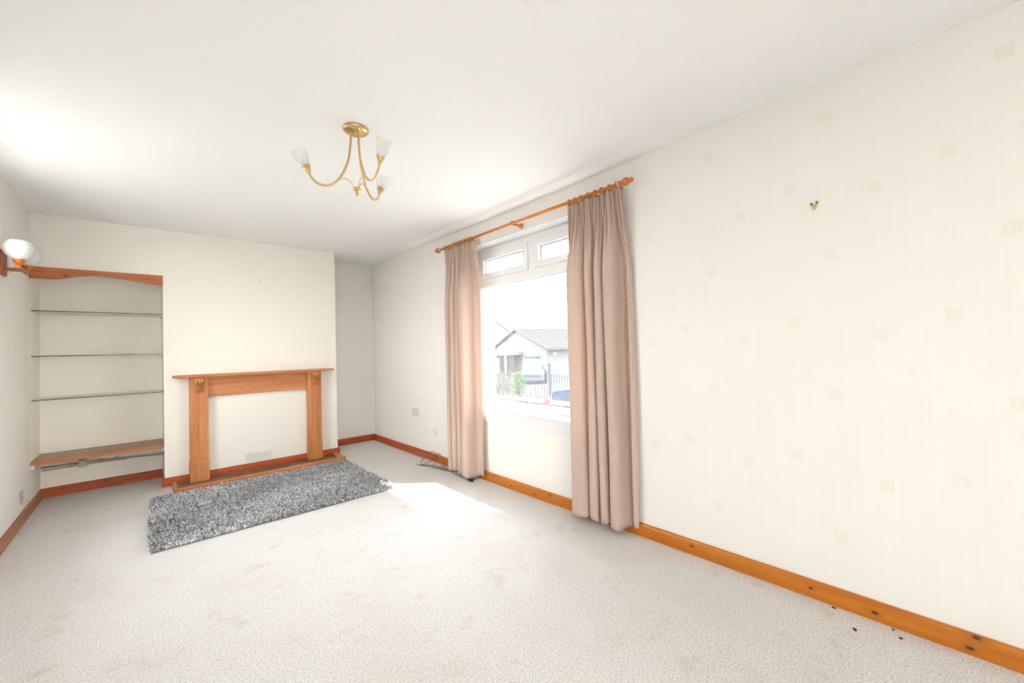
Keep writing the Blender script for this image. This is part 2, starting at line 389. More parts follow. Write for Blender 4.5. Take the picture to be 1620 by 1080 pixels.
def corbel_bm(xc):
    bm = BM(); y = YC-.08; n = 14; h0, h1 = .86, .992; W_ = .04
    # scroll profile: projects at top, curls at the bottom
    P = []
    for i in range(n+1):
        t = i/n; z = h1-(h1-h0)*t; pr = .040*(1-sst(.12, .75, t))+.012+.012*math.exp(-((t-.88)/.09)**2); P.append((z, pr, W_*(1-.30*sst(.2, .7, t)+.16*math.exp(-((t-.9)/.1)**2))))
    cols = 16; G = []
    for z, pr, ww in P:
        row = []
        t = (h1-z)/(h1-h0)
        for j in range(cols+1):
            u = j/cols*2-1; fl = .012*math.cos(u*PI*4) if .26 < t < .82 else .003*math.cos(u*PI*2)
            row.append(bm.verts.new((xc+u*ww, y-(pr+fl)*(1-.55*abs(u)**5), z)))
        G.append(row)
    for i in range(n):
        for j in range(cols): bm.faces.new((G[i][j], G[i+1][j], G[i+1][j+1], G[i][j+1]))
    L = [bm.verts.new((G[i][0].co.x, y+.004, G[i][0].co.z)) for i in range(n+1)]; R_ = [bm.verts.new((G[i][-1].co.x, y+.004, G[i][0].co.z)) for i in range(n+1)]
    for i in range(n): bm.faces.new((G[i][0], L[i], L[i+1], G[i+1][0])); bm.faces.new((G[i][-1], G[i+1][-1], R_[i+1], R_[i]))
    bm.faces.new([v for v in G[0]]+[R_[0], L[0]]); bm.faces.new([v for v in G[-1]][::-1]+[L[-1], R_[-1]])
    # rosette, top leaf curls and bottom roll
    for du, z, r in ((0, .955, .010), (-.024, .966, .010), (.024, .966, .010), (-.022, .944, .007), (.022, .944, .007), (0, .978, .008)):
        lathe(bm, [(r, 0), (r*.9, .004), (r*.45, .008), (.001, .006)], (xc+du, y-.045, z), (0, -1, 0), 10)
    for z in (.872, .886): tube(bm, [(xc-.03, y-.026, z), (xc+.03, y-.026, z)], .006, 8, 0)
    for du in (-.02, 0, .02): lathe(bm, [(.001, -.008), (.006, -.004), (.007, 0), (.006, .004), (.001, .008)], (xc+du, y-.033, .879), (0, -1, 0), 8)
    return bm
M_corb = mat('carved pine', lin(206, 138, 76), .35, 0, .5, .1, 30)
for xa, xb in ((.297, .44), (1.338, 1.478)):
    lg = obj('pilaster', bx((xa, YC-.08, .19), (xb, YC-.001, .992), .003), MPz, fs)
    bm = bx((xa-.004, YC-.091, .012), (xb+.004, YC-.001, .186), .003)
    pb = obj('plinth_block', bm, MPz, fs)
    bm = BM(); prism(bm, [(YC-.091, .186), (YC-.078, .200), (YC-.002, .200), (YC-.002, .186)], 'x', xa-.004, xb+.004); obj('moulding', bm, MPz, fs)
    obj('corbel', corbel_bm((xa+xb)/2+.002), M_corb, fs, True)

# hearth: grey tiles inside a pine fender
ho = (.915, 4.83, 0)
hb = thing('hearth', ho, 'grey stone-effect hearth tiles inside the pine fender', 'hearth')
s = NT('hearth tile'); tcn = s.n('TexCoord').outputs['Object']
M_tile = s.set(s.ramp(s.noise(tcn, 6, 5, .65), [(.3, lin(84, 72, 64)), (.5, lin(108, 95, 84)), (.7, lin(140, 128, 116))]), .3)
fx0, fx1, fy0 = .165, 1.66, 4.67
tx = np.linspace(fx0+.04, fx1-.04, 6)
for i in range(5):
    obj('tile', bx((tx[i]+.001, fy0+.03, .001), (tx[i+1]-.001, YC-TS, .0115), .001, 1), M_tile, hb)
fd = thing('hearth_fender', (.915, fy0, 0), 'low pine fender rail edging the hearth in front of the fireplace', 'fender')
def fprof(w_, h): return [(0, 0), (w_, 0), (w_, h*.55), (w_*.78, h*.72), (w_*.62, h), (w_*.25, h), (.0, h*.75)]
MFx = wood('fender pine x', 'x', PL, lin(180, 100, 48), .38, local([(.95, fy0+.02, .034, .006), (.66, fy0+.02, .034, .006), (1.38, fy0+.02, .034, .005)], (.915, fy0, 0)))
bm = BM(); prism(bm, [(fy0+a, b) for a, b in fprof(.045, .036)], 'x', fx0, fx1); obj('front_rail', bm, MFx, fd)
for sgn, xx in ((1, fx0), (-1, fx1)):
    bm = BM(); prism(bm, [(xx+sgn*a, b) for a, b in fprof(.045, .036)], 'y', fy0+.0455, YC-TS-.001); obj('side_rail', bm, MPy, fd)

# air vent
M_vent = mat('vent plastic', (.84, .815, .765), .4)
av = thing('air_vent', (.868, YC, .14), 'white plastic louvred air vent low on the chimney breast', 'vent')
bm = BM(); a0, a1, b0, b1, yv = .745, .99, .092, .188, YC
for q in ((a0, a1, b0, b0+.012), (a0, a1, b1-.012, b1), (a0, a0+.016, b0+.012, b1-.012), (a1-.012, a1, b0+.012, b1-.012)):
    box(bm, (q[0], yv-.009, q[2]), (q[1], yv, q[3]), .002)
obj('frame', bm, M_vent, av)
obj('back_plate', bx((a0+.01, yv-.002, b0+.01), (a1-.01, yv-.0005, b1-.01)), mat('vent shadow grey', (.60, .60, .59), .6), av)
for i in range(5):
    z = b0+.02+i*.0145; bm = BM(); prism(bm, [(yv-.008, z-.003), (yv-.0065, z-.004), (yv-.002, z+.004), (yv-.0035, z+.005)], 'x', a0+.014, a1-.01); obj('louvre', bm, M_vent, av)
obj('slider', bx((.862, yv-.014, .13), (.874, yv-.006, .15), .002), M_vent, av)

# ------------------------------------------------------------------ alcove fittings
vo = (-.29, YC, AZ)
MV = wood('valance pine', 'x', lin(212, 132, 84), lin(176, 92, 48), .4, local([(-.495, YC-.014, 1.905, .007), (.01, YC-.014, 1.925, .004)], vo))
bm = BM(); bot = []
for i in range(41):
    t = i/40; x = XL+.002+(AX1-.002-XL)*t
    z = 1.868+.052*sst(.12, .46, t)-.040*sst(.52, .97, t); bot.append((x, z))
prism(bm, bot+[(AX1, AZ+.002), (XL+.002, AZ-.003)], 'y', YC-.014, YC+.006)
single('alcove_valance', bm, MV, vo, 'curved pine valance board across the top of the alcove', 'valance')
s = NT('shelf glass'); s.set((.80, .86, .82), .03); s.b.inputs['Transmission Weight'].default_value = .0
tr = s.n('BsdfTransparent'); tr.inputs[0].default_value = (.955, .965, .955, 1); gl = s.n('BsdfGlossy'); gl.inputs['Roughness'].default_value = .03;
mx = s.n('MixShader'); s.l(s.schlick(), mx.inputs[0]); s.l(tr.outputs[0], mx.inputs[1]); s.l(gl.outputs[0], mx.inputs[2]); s.l(mx.outputs[0], s.out.inputs[0]); M_sg = s.m
M_edge = mat('dark glass edge', (.045, .055, .05), .25)
M_brass = mat('brass', (.78, .55, .26), .28, 1, .5, .05, 20)
for z, where in ((1.613, 'topmost of the three'), (1.239, 'middle of the three'), (.878, 'lowest of the three, above the wooden bench shelf')):
    t = thing('glass_shelf', (-.29, 5.24, z), 'clear glass alcove shelf with dark edge, '+where, 'shelf', 'glass shelves in the alcove')
    obj('pane', bx((XL+.001, 5.062, z-.0035), (AX1-.001, YB-.002, z+.0035)), M_sg, t)
    obj('front_edge', bx((XL+.001, 5.056, z-.0035), (AX1-.001, 5.0615, z+.0035)), M_edge, t)
    for xx, sg in ((XL, 1), (AX1, -1)):
        for yy in (5.1, 5.36):
            obj('support_peg', lathe(BM(), [(.004, 0), (.004, .014), (.003, .016)], (xx, yy, z-.0085), (sg, 0, 0), 8), M_white, t)
MB = wood('bench pine', 'x', lin(186, 140, 100), lin(146, 100, 66), .35, [])
bs = thing('bench_shelf', (-.29, 5.21, .385), 'thick brown wooden shelf at the foot of the alcove', 'shelf')
obj('board', bx((XL+.001, 5.012, .362), (AX1-.001, YB-.001, .386), .002), MB, bs)
obj('nosing', bx((XL+.001, 5.0, .361), (AX1-.001, 5.0115, .387), .003), wood('nosing pine', 'x', lin(206, 130, 74), lin(172, 96, 46), .35), bs)
obj('batten', bx((XL, 5.03, .325), (XL+.022, YB, .3615), .003), M_gloss, bs)
obj('batten', bx((AX1-.022, 5.03, .325), (AX1, YB, .3615), .003), M_gloss, bs)
pp = thing('pipe_run', (-.29, YB-.03, .25), 'painted pipe with a junction block on the alcove wall under the bench shelf', 'pipe')
M_pipe = mat('grimy cream pipe', lin(176, 160, 134), .6, 0, .4, .25, 14)
obj('pipe', tube(BM(), [(XL+.005, YB-.02, .262), (-.47, YB-.022, .262), (-.3, YB-.022, .258), (AX1-.003, YB-.02, .236)], .009, 10, 5), M_pipe, pp, True)
obj('pipe', tube(BM(), [(XL+.01, YB-.012, .236), (-.5, YB-.012, .24), (-.28, YB-.012, .24), (-.15, YB-.012, .236)], .004, 8, 5), mat('grey cable', lin(150, 138, 124), .6), pp, True)
bm = bx((-.465, YB-.05, .222), (-.415, YB, .292), .005); lathe(bm, [(.012, 0), (.012, .01), (.004, .012)], (-.44, YB-.05, .262), (0, -1, 0), 12)
obj('junction_block', bm, mat('cream bakelite', lin(206, 196, 172), .5), pp)
for xx in (-.53, -.33, -.22): obj('clip', bx((xx-.008, YB-.034, .238), (xx+.008, YB, .274), .002), M_pipe, pp)

# ------------------------------------------------------------------ wall light, left wall
lo = (XL, 4.15, 1.84); MLW = wood('lamp wood', 'z', lin(190, 120, 84), lin(156, 88, 56), .45, [], gscale=1.5)
wl = thing('wall_light', lo, 'twin wooden wall light with white glass bowls on the left wall', 'wall light')
bm = bx((XL, 4.08, 1.765), (XL+.016, 4.222, 1.925), .006); obj('back_plate', bm, MLW, wl)
bm = BM(); box(bm, (XL+.012, 4.138, 1.795), (-.605, 4.162, 1.817), .003); box(bm, (-.617, 4.0, 1.796), (-.595, 4.3, 1.816), .003); obj('arm', bm, MLW, wl)
s = NT('opal glass'); s.set((.92, .93, .92), .25); s.b.inputs['Subsurface Weight'].default_value = .0
tl = s.n('BsdfTranslucent'); tl.inputs[0].default_value = (.9, .9, .9, 1); mx = s.n('MixShader'); mx.inputs[0].default_value = .35; s.l(s.b.outputs[0], mx.inputs[1]); s.l(tl.outputs[0], mx.inputs[2]); s.l(mx.outputs[0], s.out.inputs[0]); M_opal = s.m
MCUP = wood('orange turned wood', 'z', lin(226, 138, 46), lin(190, 100, 24), .3)
for yy in (4.03, 4.27):
    xx = -.606
    obj('lamp_cup', lathe(BM(), [(.012, 1.812-1.81), (.014, .02), (.024, .026), (.027, .04), (.031, .052), (.026, .055)], (xx, yy, 1.81), n=20), MCUP, wl, True)
    pr = [(r_, h_*1.14) for r_, h_ in [(.022, .0), (.038, .010), (.058, .030), (.069, .052), (.072, .068), (.070, .082), (.060, .102), (.054, .108), (.050, .108), (.056, .100), (.066, .080), (.066, .055), (.05, .032), (.02, .008)]]
    obj('glass_bowl', lathe(BM(), pr, (xx, yy, 1.852), n=32, cap=False), M_opal, wl, True)

# ------------------------------------------------------------------ pendant ceiling light
C0 = Vector((.837, 2.124, H))
pl = thing('ceiling_light', tuple(C0), 'three-arm brass ceiling light with frosted glass shades', 'ceiling light')
M_gold = mat('satin brass', (.66, .47, .22), .3, 1, .5, .04, 30)
obj('ceiling_rose', lathe(BM(), [(.064, 0), (.066, -.006), (.062, -.014), (.048, -.022), (.028, -.027), (.012, -.032), (.006, -.046), (.001, -.048)], C0, n=36), M_gold, pl, True)
s = NT('frosted glass'); s.set((.98, .98, .97), .35)
tl = s.n('BsdfTranslucent'); tl.inputs[0].default_value = (.99, .99, .99, 1); tp = s.n('BsdfTransparent'); m1 = s.n('MixShader'); m1.inputs[0].default_value = .5; s.l(s.b.outputs[0], m1.inputs[1]); s.l(tl.outputs[0], m1.inputs[2])
m2 = s.n('MixShader'); m2.inputs[0].default_value = .5; s.l(m1.outputs[0], m2.inputs[1]); s.l(tp.outputs[0], m2.inputs[2]); s.l(m2.outputs[0], s.out.inputs[0]); M_frost = s.m
for k in range(3):
    a = math.radians(36+120*k); e = Vector((math.cos(a), math.sin(a), 0)); Z = Vector((0, 0, 1))
    P = lambda r, z: C0+e*r+Z*(z-H)
    arm = obj('arm', tube(BM(), [P(.026, 2.385), P(.028, 2.32), P(.042, 2.22), P(.085, 2.125), P(.14, 2.082), P(.19, 2.087), P(.222, 2.118), P(.23, 2.14)], .0058, 10, 8), M_gold, pl, True)
    obj('scroll_wire', tube(BM(), [P(.17, 2.078), P(.12, 2.085), P(.085, 2.115), P(.055, 2.126), P(.03, 2.108), P(.018, 2.085), P(.014, 2.078)], .0022, 8, 8), M_gold, pl, True)
    d = (e*.42+Z*.9).normalized(); b = P(.229, 2.138)
    cup = obj('lamp_cup', lathe(BM(), [(.006, -.004), (.010, .004), (.0215, .036), (.0205, .037), (.002, .034)], b, d, 20), M_gold, pl, True)
    pr = [(.018, .030), (.020, .036), (.028, .060), (.035, .090), (.037, .115), (.0345, .115), (.0325, .09), (.0255, .06), (.016, .034)]
    sh = obj('lamp_shade', lathe(BM(), pr, b, d, 28, cap=False), M_frost, pl, True)
    obj('bulb', lathe(BM(), [(.008, .034), (.009, .05), (.013, .065), (.014, .075), (.010, .09), (.002, .098)], b, d, 14), M_opal, sh, True)
obj('finial', lathe(BM(), [(.003, .020), (.012, .017), (.020, .012), (.022, .006), (.016, 0), (.008, -.004), (.007, -.010), (.010, -.015), (.006, -.024), (.001, -.028)], C0-Vector((0, 0, H-2.066)), n=20), M_gold, pl, True)

# ------------------------------------------------------------------ curtain rail and curtains
PX, PZ = XR-.1, 2.226
cr_ = thing('curtain_rail', (PX, 2.44, PZ), 'orange pine curtain pole with turned finials above the window', 'curtain rail')
MPOLE = wood('varnished orange pine', 'y', lin(226, 146, 62), lin(196, 108, 34), .3)
obj('pole', tube(BM(), [(PX, 1.375, PZ), (PX, 3.515, PZ)], .0115, 16, 0), MPOLE, cr_, True)
fin = [(.012, -.012), (.019, -.008), (.019, 0), (.013, .004), (.012, .010), (.018, .016), (.0255, .028), (.0265, .040), (.022, .052), (.012, .060), (.010, .064), (.015, .070), (.016, .078), (.010, .088), (.001, .090)]
obj('finial', lathe(BM(), fin, (PX, 1.39, PZ), (0, -1, 0), 20), MPOLE, cr_, True)
obj('finial', lathe(BM(), fin, (PX, 3.5, PZ), (0, 1, 0), 20), MPOLE, cr_, True)
bm = BM(); torus(bm, (PX, 2.40, PZ), (0, 1, 0), .015, .005); lathe(bm, [(.009, 0), (.009, .05), (.014, .055), (.02, .075), (.023, .082), (.001, .083)], (PX+.014, 2.40, PZ-.006), (1, 0, 0), 16)
obj('bracket', bm, MPOLE, cr_, True)
for yy in (1.405, 3.485):
    bm = BM(); torus(bm, (PX, yy, PZ), (0, 1, 0), .015, .004); box(bm, (PX+.012, yy-.006, PZ-.008), (XR-.004, yy+.006, PZ+.004), .001); box(bm, (XR-.006, yy-.016, PZ-.05), (XR, yy+.016, PZ+.02), .002)
    obj('bracket', bm, M_white, cr_)

def curtain_mat():
    s = NT('dusky pink curtain cloth'); tcn = s.n('TexCoord').outputs['UV']
    wv = s.noise(s.mapv(tcn, (500, 20, 1)), 1., 2); wh = s.noise(s.mapv(tcn, (12, 700, 1)), 1., 2)
    slub = s.math('MULTIPLY', s.math('ADD', wv, wh), .5)
    su = s.n('SeparateXYZ'); s.l(tcn, su.inputs[0])
    ck = s.math('LESS_THAN', s.math('FRACT', s.math('MULTIPLY', su.outputs[1], 14)), .06); slub = s.math('SUBTRACT', slub, s.math('MULTIPLY', ck, .11))
    c = s.mix(slub, lin(204, 178, 162), lin(230, 209, 195))
    s.set(c, .9, 0, .15); s.b.inputs['Sheen Weight'].default_value = .2; s.bump(slub, .15, .001)
    tl = s.n('BsdfTranslucent'); s.l(s.mix(1.0, c, (1, .95, .92), 'MULTIPLY'), tl.inputs[0]); mx = s.n('MixShader'); mx.inputs[0].default_value = .22
    s.l(s.b.outputs[0], mx.inputs[1]); s.l(tl.outputs[0], mx.inputs[2]); s.l(mx.outputs[0], s.out.inputs[0]); return s.m
M_curt = curtain_mat()
def cat(P, n):
    P = np.array(P, float); P = np.vstack([2*P[0]-P[1], P, 2*P[-1]-P[-2]]); m = len(P)-3; out = []
    for i in range(n+1):
        u = min(i/n*m, m-1e-6); k = int(u); t = u-k; a, b, c, d = P[k:k+4]
        out.append(.5*((2*b)+(c-a)*t+(2*a-5*b+4*c-d)*t*t+(3*b-a-3*c+d)*t**3))
    return np.array(out)
def curtain(label, top, bottom, ztop, zbot, npleat, rings):
    """top / bottom: y range and list of (y, x) fold control points"""
    n, m = 300, 90
    B = cat(bottom, n); ss = np.linspace(0, 1, n+1)
    ty = top[0]+(top[1]-top[0])*ss
    tx_ = PX+.024+.019*np.sin(ss*2*PI*npleat+2.2*np.sin(ss*9))+.008*np.sin(ss*2*PI*npleat*.37+1)+.010*np.sin(ss*2*PI*3)
    bp = bmesh.new(); V = []
    C1 = np.array([[y, x] for y, x in zip(ty, tx_)])
    for j in range(m+1):
        t = j/m
        # t runs down the curtain; the header tape is the first 8 cm
        z = ztop-(ztop-zbot)*t; d = (ztop-z)
        k = sst(.03, .55, d)
        P = C1*(1-k)+B*k
        if d > .08: pin = math.exp(-((d-.085)/.02)**2)
        else: pin = sst(.0, .08, d)*.9
        row = []
        for i in range(n+1):
            y, x = P[i]
            x += .003*math.sin(ss[i]*2*PI*npleat*1.0+.5)*math.exp(-d*3)
            x -= .004*pin*math.cos(ss[i]*2*PI*npleat)
            x += .004*math.sin(ss[i]*37+d*2.1)*sst(.1, .6, d)
            y += .004*math.sin(ss[i]*21+d*3.3)*sst(.1, .6, d)
            hz = .008*math.sin(ss[i]*19+1) if j > m-3 else 0
            row.append(bp.verts.new((x, y, z+hz*(j-m+3)/3 if j > m-3 else z)))
        V.append(row)
    uv = bp.loops.layers.uv.new('UVMap')
    L = np.concatenate([[0], np.cumsum(np.hypot(*np.diff(B, axis=0).T))])
    for j in range(m):
        for i in range(n):
            f = bp.faces.new((V[j][i], V[j][i+1], V[j+1][i+1], V[j+1][i]))
            for lp, (a, b) in zip(f.loops, ((i, j), (i+1, j), (i+1, j+1), (i, j+1))): lp[uv].uv = (L[a], b/m*2.2)
    r = thing('curtain', ((top[0]+top[1])/2 and PX, (top[0]+top[1])/2, zbot), label, 'curtain', 'curtains at the window')
    c = obj('cloth', bp, M_curt, r, True)
    sol = c.modifiers.new('thickness', 'SOLIDIFY'); sol.thickness = .002
    for yy in rings:
        rg = obj('curtain_ring', torus(BM(), (PX, yy, PZ-.004), (0.25*random.uniform(-1, 1), 1, random.uniform(-.2, .2)), .021, .0035, 20, 8), MPOLE, r, True)
        bm = BM(); tube(bm, [(PX+.002, yy, PZ-.024), (PX+.004, yy, PZ-.034), (PX+.012, yy, PZ-.040)], .0018, 6, 3); obj('hook', bm, M_white, rg)
    return r
xb = 2.275; xf = 2.195
RB = [(1.372, 2.292), (1.392, 2.272), (1.405, 2.285), (1.43, 2.300), (1.455, 2.285), (1.462, 2.21), (1.49, 2.188), (1.525, 2.20), (1.53, 2.27), (1.545, 2.278), (1.552, 2.21), (1.575, 2.192), (1.605, 2.205), (1.608, 2.27), (1.625, 2.275), (1.632, 2.215), (1.655, 2.198), (1.688, 2.21), (1.695, 2.262), (1.712, 2.258), (1.722, 2.205), (1.76, 2.186), (1.81, 2.19), (1.838, 2.205), (1.845, 2.25), (1.852, 2.275), (1.872, 2.27)]
curtain('dusky pink full-length curtain at the right side of the window, nearer the camera', (1.395, 1.825), RB, 2.217, .045, 21, [1.412, 1.47, 1.53, 1.585, 1.64, 1.70, 1.755, 1.805])
LB = [(2.925, 2.272), (2.955, 2.274), (2.985, 2.274), (3.005, 2.268), (3.02, 2.25), (3.028, 2.19), (3.045, 2.152), (3.09, 2.152), (3.125, 2.17), (3.138, 2.21), (3.155, 2.26), (3.168, 2.26), (3.18, 2.21), (3.205, 2.19), (3.24, 2.205), (3.248, 2.262), (3.264, 2.266), (3.275, 2.215), (3.30, 2.193), (3.33, 2.205), (3.34, 2.262), (3.355, 2.268), (3.37, 2.22), (3.39, 2.20), (3.42, 2.215), (3.432, 2.26), (3.445, 2.28)]
curtain('dusky pink full-length curtain at the left side of the window, above the loose cables', (2.955, 3.42), LB, 2.217, .035, 23, [2.97, 3.02, 3.075, 3.14, 3.2, 3.26, 3.33, 3.40])

# ------------------------------------------------------------------ rug
rx0, rx1, ry0, ry1 = -.005, 1.63, 3.335, 4.60
rg = thing('rug', (.81, 3.97, 0), 'grey speckled shaggy rug lying in front of the hearth', 'rug')
obj('backing', bx((rx0+.015, ry0+.015, .001), (rx1-.015, ry1-.015, .010), .003), mat('rug backing', (.20, .20, .20), .95), rg)
N = 80000
px = rng.uniform(rx0+.012, rx1-.012, N); py = rng.uniform(ry0+.012, ry1-.012, N)
# rounded corners
cxr = np.clip(px, rx0+.06, rx1-.06); cyr = np.clip(py, ry0+.06, ry1-.06); keep = np.hypot(px-cxr, py-cyr) < .055
px, py = px[keep], py[keep]; N = len(px)
ang = rng.uniform(0, 2*PI, N); lean = rng.uniform(.004, .018, N); hgt = rng.uniform(.014, .027, N); wid = rng.uniform(.0022, .0042, N)
wa = rng.uniform(0, 2*PI, N)
swirl = np.stack([np.sin(px*7+py*3), np.cos(py*6-px*4)], 1)*.006
base = np.stack([px, py, np.full(N, .008)], 1); tip = base.copy(); tip[:, 0] += np.cos(ang)*lean+swirl[:, 0]; tip[:, 1] += np.sin(ang)*lean+swirl[:, 1]; tip[:, 2] += hgt
mid = (base+tip)/2; mid[:, 2] += .004
wv = np.stack([np.cos(wa)*wid, np.sin(wa)*wid, np.zeros(N)], 1)
V = np.stack([base-wv*.8, base+wv*.8, mid+wv, mid-wv, tip+wv*.5, tip-wv*.5], 1).reshape(-1, 3)-np.array([.81, 3.97, 0])
I = np.arange(N)[:, None]*6
Fq = np.concatenate([I+np.array([[0, 1, 2, 3]]), I+np.array([[3, 2, 4, 5]])], 1).reshape(-1, 4)
me = bpy.data.meshes.new('pile'); me.vertices.add(len(V)); me.vertices.foreach_set('co', V.ravel())
me.loops.add(Fq.size); me.loops.foreach_set('vertex_index', Fq.ravel()); me.polygons.add(len(Fq)); me.polygons.foreach_set('loop_start', np.arange(0, Fq.size, 4)); me.polygons.foreach_set('loop_total', np.full(len(Fq), 4))
me.update()
at = me.attributes.new('shade', 'FLOAT', 'POINT'); lv = rng.choice([.07, .20, .42, .68, .92], (340, 420), p=[.12, .18, .24, .28, .18])
ci = np.clip(((py-ry0)/.0052).astype(int), 0, 339); cj = np.clip(((px-rx0)/.0048).astype(int), 0, 419)
sh = np.clip(lv[ci, cj]*rng.uniform(.75, 1.15, N)+rng.uniform(-.04, .06, N), .02, 1); at.data.foreach_set('value', np.repeat(sh, 6))
s = NT('rug pile yarn'); an = s.n('Attribute', attribute_name='shade'); s.b.inputs['Sheen Weight'].default_value = .2
me.materials.append(s.set(s.ramp(an.outputs['Fac'], [(0, (.03, .03, .033)), (1, (1, 1, 1))]), .9, 0, .1))
po = bpy.data.objects.new('pile', me); COL.objects.link(po); po.parent = rg; po['kind'] = 'stuff'

# ------------------------------------------------------------------ small fittings
sd = thing('smoke_alarm', (1.955, 4.95, H), 'small round white smoke alarm on the ceiling in the far corner', 'smoke alarm')
obj('body', lathe(BM(), [(.047, 0), (.047, -.010), (.042, -.018), (.030, -.024), (.001, -.026)], (1.955, 4.95, H), n=28), M_white, sd, True)
obj('test_button', lathe(BM(), [(.010, -.024), (.010, -.029), (.001, -.030)], (1.955, 4.95, H), n=14), M_gloss, sd)
# sockets
def socket(name, label, wall, u, z, w_, h, double=False, plate=M_white):
    nx = 1 if wall < 0 else -1
    t = thing(name, (wall, u, z), label, 'socket')
    obj('face_plate', bx((min(wall, wall+nx*.009), u-w_/2, z-h/2), (max(wall, wall+nx*.009), u+w_/2, z+h/2), .003), plate, t)
    for cy in ((u-w_/4, u+w_/4) if double else (u,)):
        q = wall+nx*.009; obj('switch', bx((min(q, q+nx*.004), cy-.006, z+.012), (max(q, q+nx*.004), cy+.006, z+.030), .001), M_gloss, t)
        bm = BM()
        for dy, dz, a, b in ((0, .006, .002, .004), (-.011, -.012, .003, .002), (.011, -.012, .003, .002)): box(bm, (min(q, q+nx*.0006), cy+dy-a, z+dz-b), (max(q, q+nx*.0006), cy+dy+a, z+dz+b))
        obj('pin_slot', bm, M_gasket, t)
socket('wall_socket', 'double cream socket on the wall left of the window', XR, 4.26, .492, .15, .086, True, mat('cream plastic', lin(222, 212, 196), .45))
socket('wall_socket', 'single socket with grey surround low on the left wall', XL, 4.665, .195, .088, .088, False, mat('grey plate', lin(186, 176, 168), .5))
t = thing('aerial_outlet', (XR, 3.81, .318), 'small exposed aerial connector on the wall left of the left curtain', 'outlet')
obj('mount', bx((XR-.012, 3.792, .276), (XR, 3.822, .362), .003), mat('cream old plastic', lin(228, 214, 186), .5), t)
for dz in (.298, .318, .342): obj('terminal', lathe(BM(), [(.005, 0), (.005, .005), (.002, .006)], (XR-.012, 3.807, dz), (-1, 0, 0), 10), M_brass, t)
single('wall_screw', lathe(BM(), [(.005, 0), (.005, .004), (.001, .006)], (XR, 3.87, .325), (-1, 0, 0), 10), mat('dark screw', (.10, .08, .07), .5, .6), (XR, 3.87, .325), 'tiny dark screw head beside the exposed aerial connector', 'screw')
single('picture_nail', lathe(BM(), [(.0025, -.01), (.0025, .018), (.006, .019), (.006, .022), (.001, .023)], (.9, YC, 1.983), (0, -1, -.15), 10), mat('grey nail', lin(150, 142, 130), .5, .4), (.9, YC, 1.983), 'small grey picture nail high on the chimney breast', 'nail')
hk = thing('picture_hook', (XR, .425, 1.833), 'three-pronged brass picture hook on the bare right wall', 'hook')
yc, zc = .425, 1.833
bm = BM(); prism(bm, [(yc-.013, zc+.012), (yc-.006, zc+.014), (yc, zc+.004), (yc+.006, zc+.012), (yc+.013, zc+.010), (yc+.007, zc-.006), (yc+.005, zc-.016), (yc-.005, zc-.016), (yc-.007, zc-.004)], 'x', XR-.004, XR)
obj('plate', bm, M_brass, hk)
M_dk = mat('tarnished brass', (.16, .11, .06), .45, .8)
for yy, zz in ((yc-.010, zc+.013), (yc+.011, zc+.010)): obj('pin', lathe(BM(), [(.0045, 0), (.0045, .008), (.002, .010)], (XR-.003, yy, zz), (-1, 0, .3), 10), M_dk, hk)
obj('prong', tube(BM(), [(XR-.003, yc, zc), (XR-.010, yc, zc-.006), (XR-.013, yc, zc-.016), (XR-.016, yc, zc-.010)], .004, 8, 5), M_brass, hk, True)

# cables on the carpet by the left curtain
M_cb = mat('black cable', (.035, .03, .03), .5); M_cg = mat('brown grey cable', lin(120, 104, 92), .6); M_cw = mat('pale grey cable', lin(178, 170, 162), .55)
def cable(label, pts, r, m): single('cable', tube(BM(), pts, r, 8, 8), m, pts[0], label, 'cable', 'loose cables by the left curtain', True)
cable('dark cable rising in a round loop against the skirting', [(2.23, 3.37, .006), (2.19, 3.60, .007), (2.13, 3.75, .01), (2.12, 3.81, .008), (2.17, 3.84, .06), (2.24, 3.80, .125), (2.27, 3.74, .11), (2.255, 3.66, .04), (2.23, 3.55, .01), (2.27, 3.44, .006)], .0032, M_cb)
cable('dark cable bent into a pointed peak beside the curtain', [(2.10, 3.86, .005), (2.14, 3.79, .012), (2.22, 3.74, .05), (2.265, 3.69, .118), (2.268, 3.66, .105), (2.262, 3.60, .045), (2.25, 3.54, .03), (2.23, 3.57, .012), (2.20, 3.66, .008)], .003, M_cb)
cable('brown grey cable lying flat towards the curtain hem', [(2.13, 3.80, .016), (2.15, 3.69, .022), (2.20, 3.60, .018), (2.18, 3.52, .006), (2.215, 3.40, .006), (2.20, 3.28, .006), (2.19, 3.12, .006), (2.24, 3.02, .006)], .0038, M_cg)
cable('pale grey cable coiled low among the darker ones', [(2.15, 3.74, .006), (2.20, 3.70, .025), (2.24, 3.63, .03), (2.22, 3.55, .008), (2.17, 3.58, .007), (2.16, 3.66, .008), (2.21, 3.68, .007), (2.22, 3.50, .005), (2.245, 3.35, .005), (2.225, 3.20, .005)], .0032, M_cw)
tgt = thing('cable_plug', (2.19, 3.02, 0), 'black cable end lying under the hem of the left curtain', 'plug')
obj('plug_body', bx((2.172, 2.99, .001), (2.20, 3.035, .018), .004), M_cb, tgt)
obj('strain_relief', tube(BM(), [(2.186, 3.034, .009), (2.190, 3.075, .007)], .005, 8, 0), M_cb, tgt)

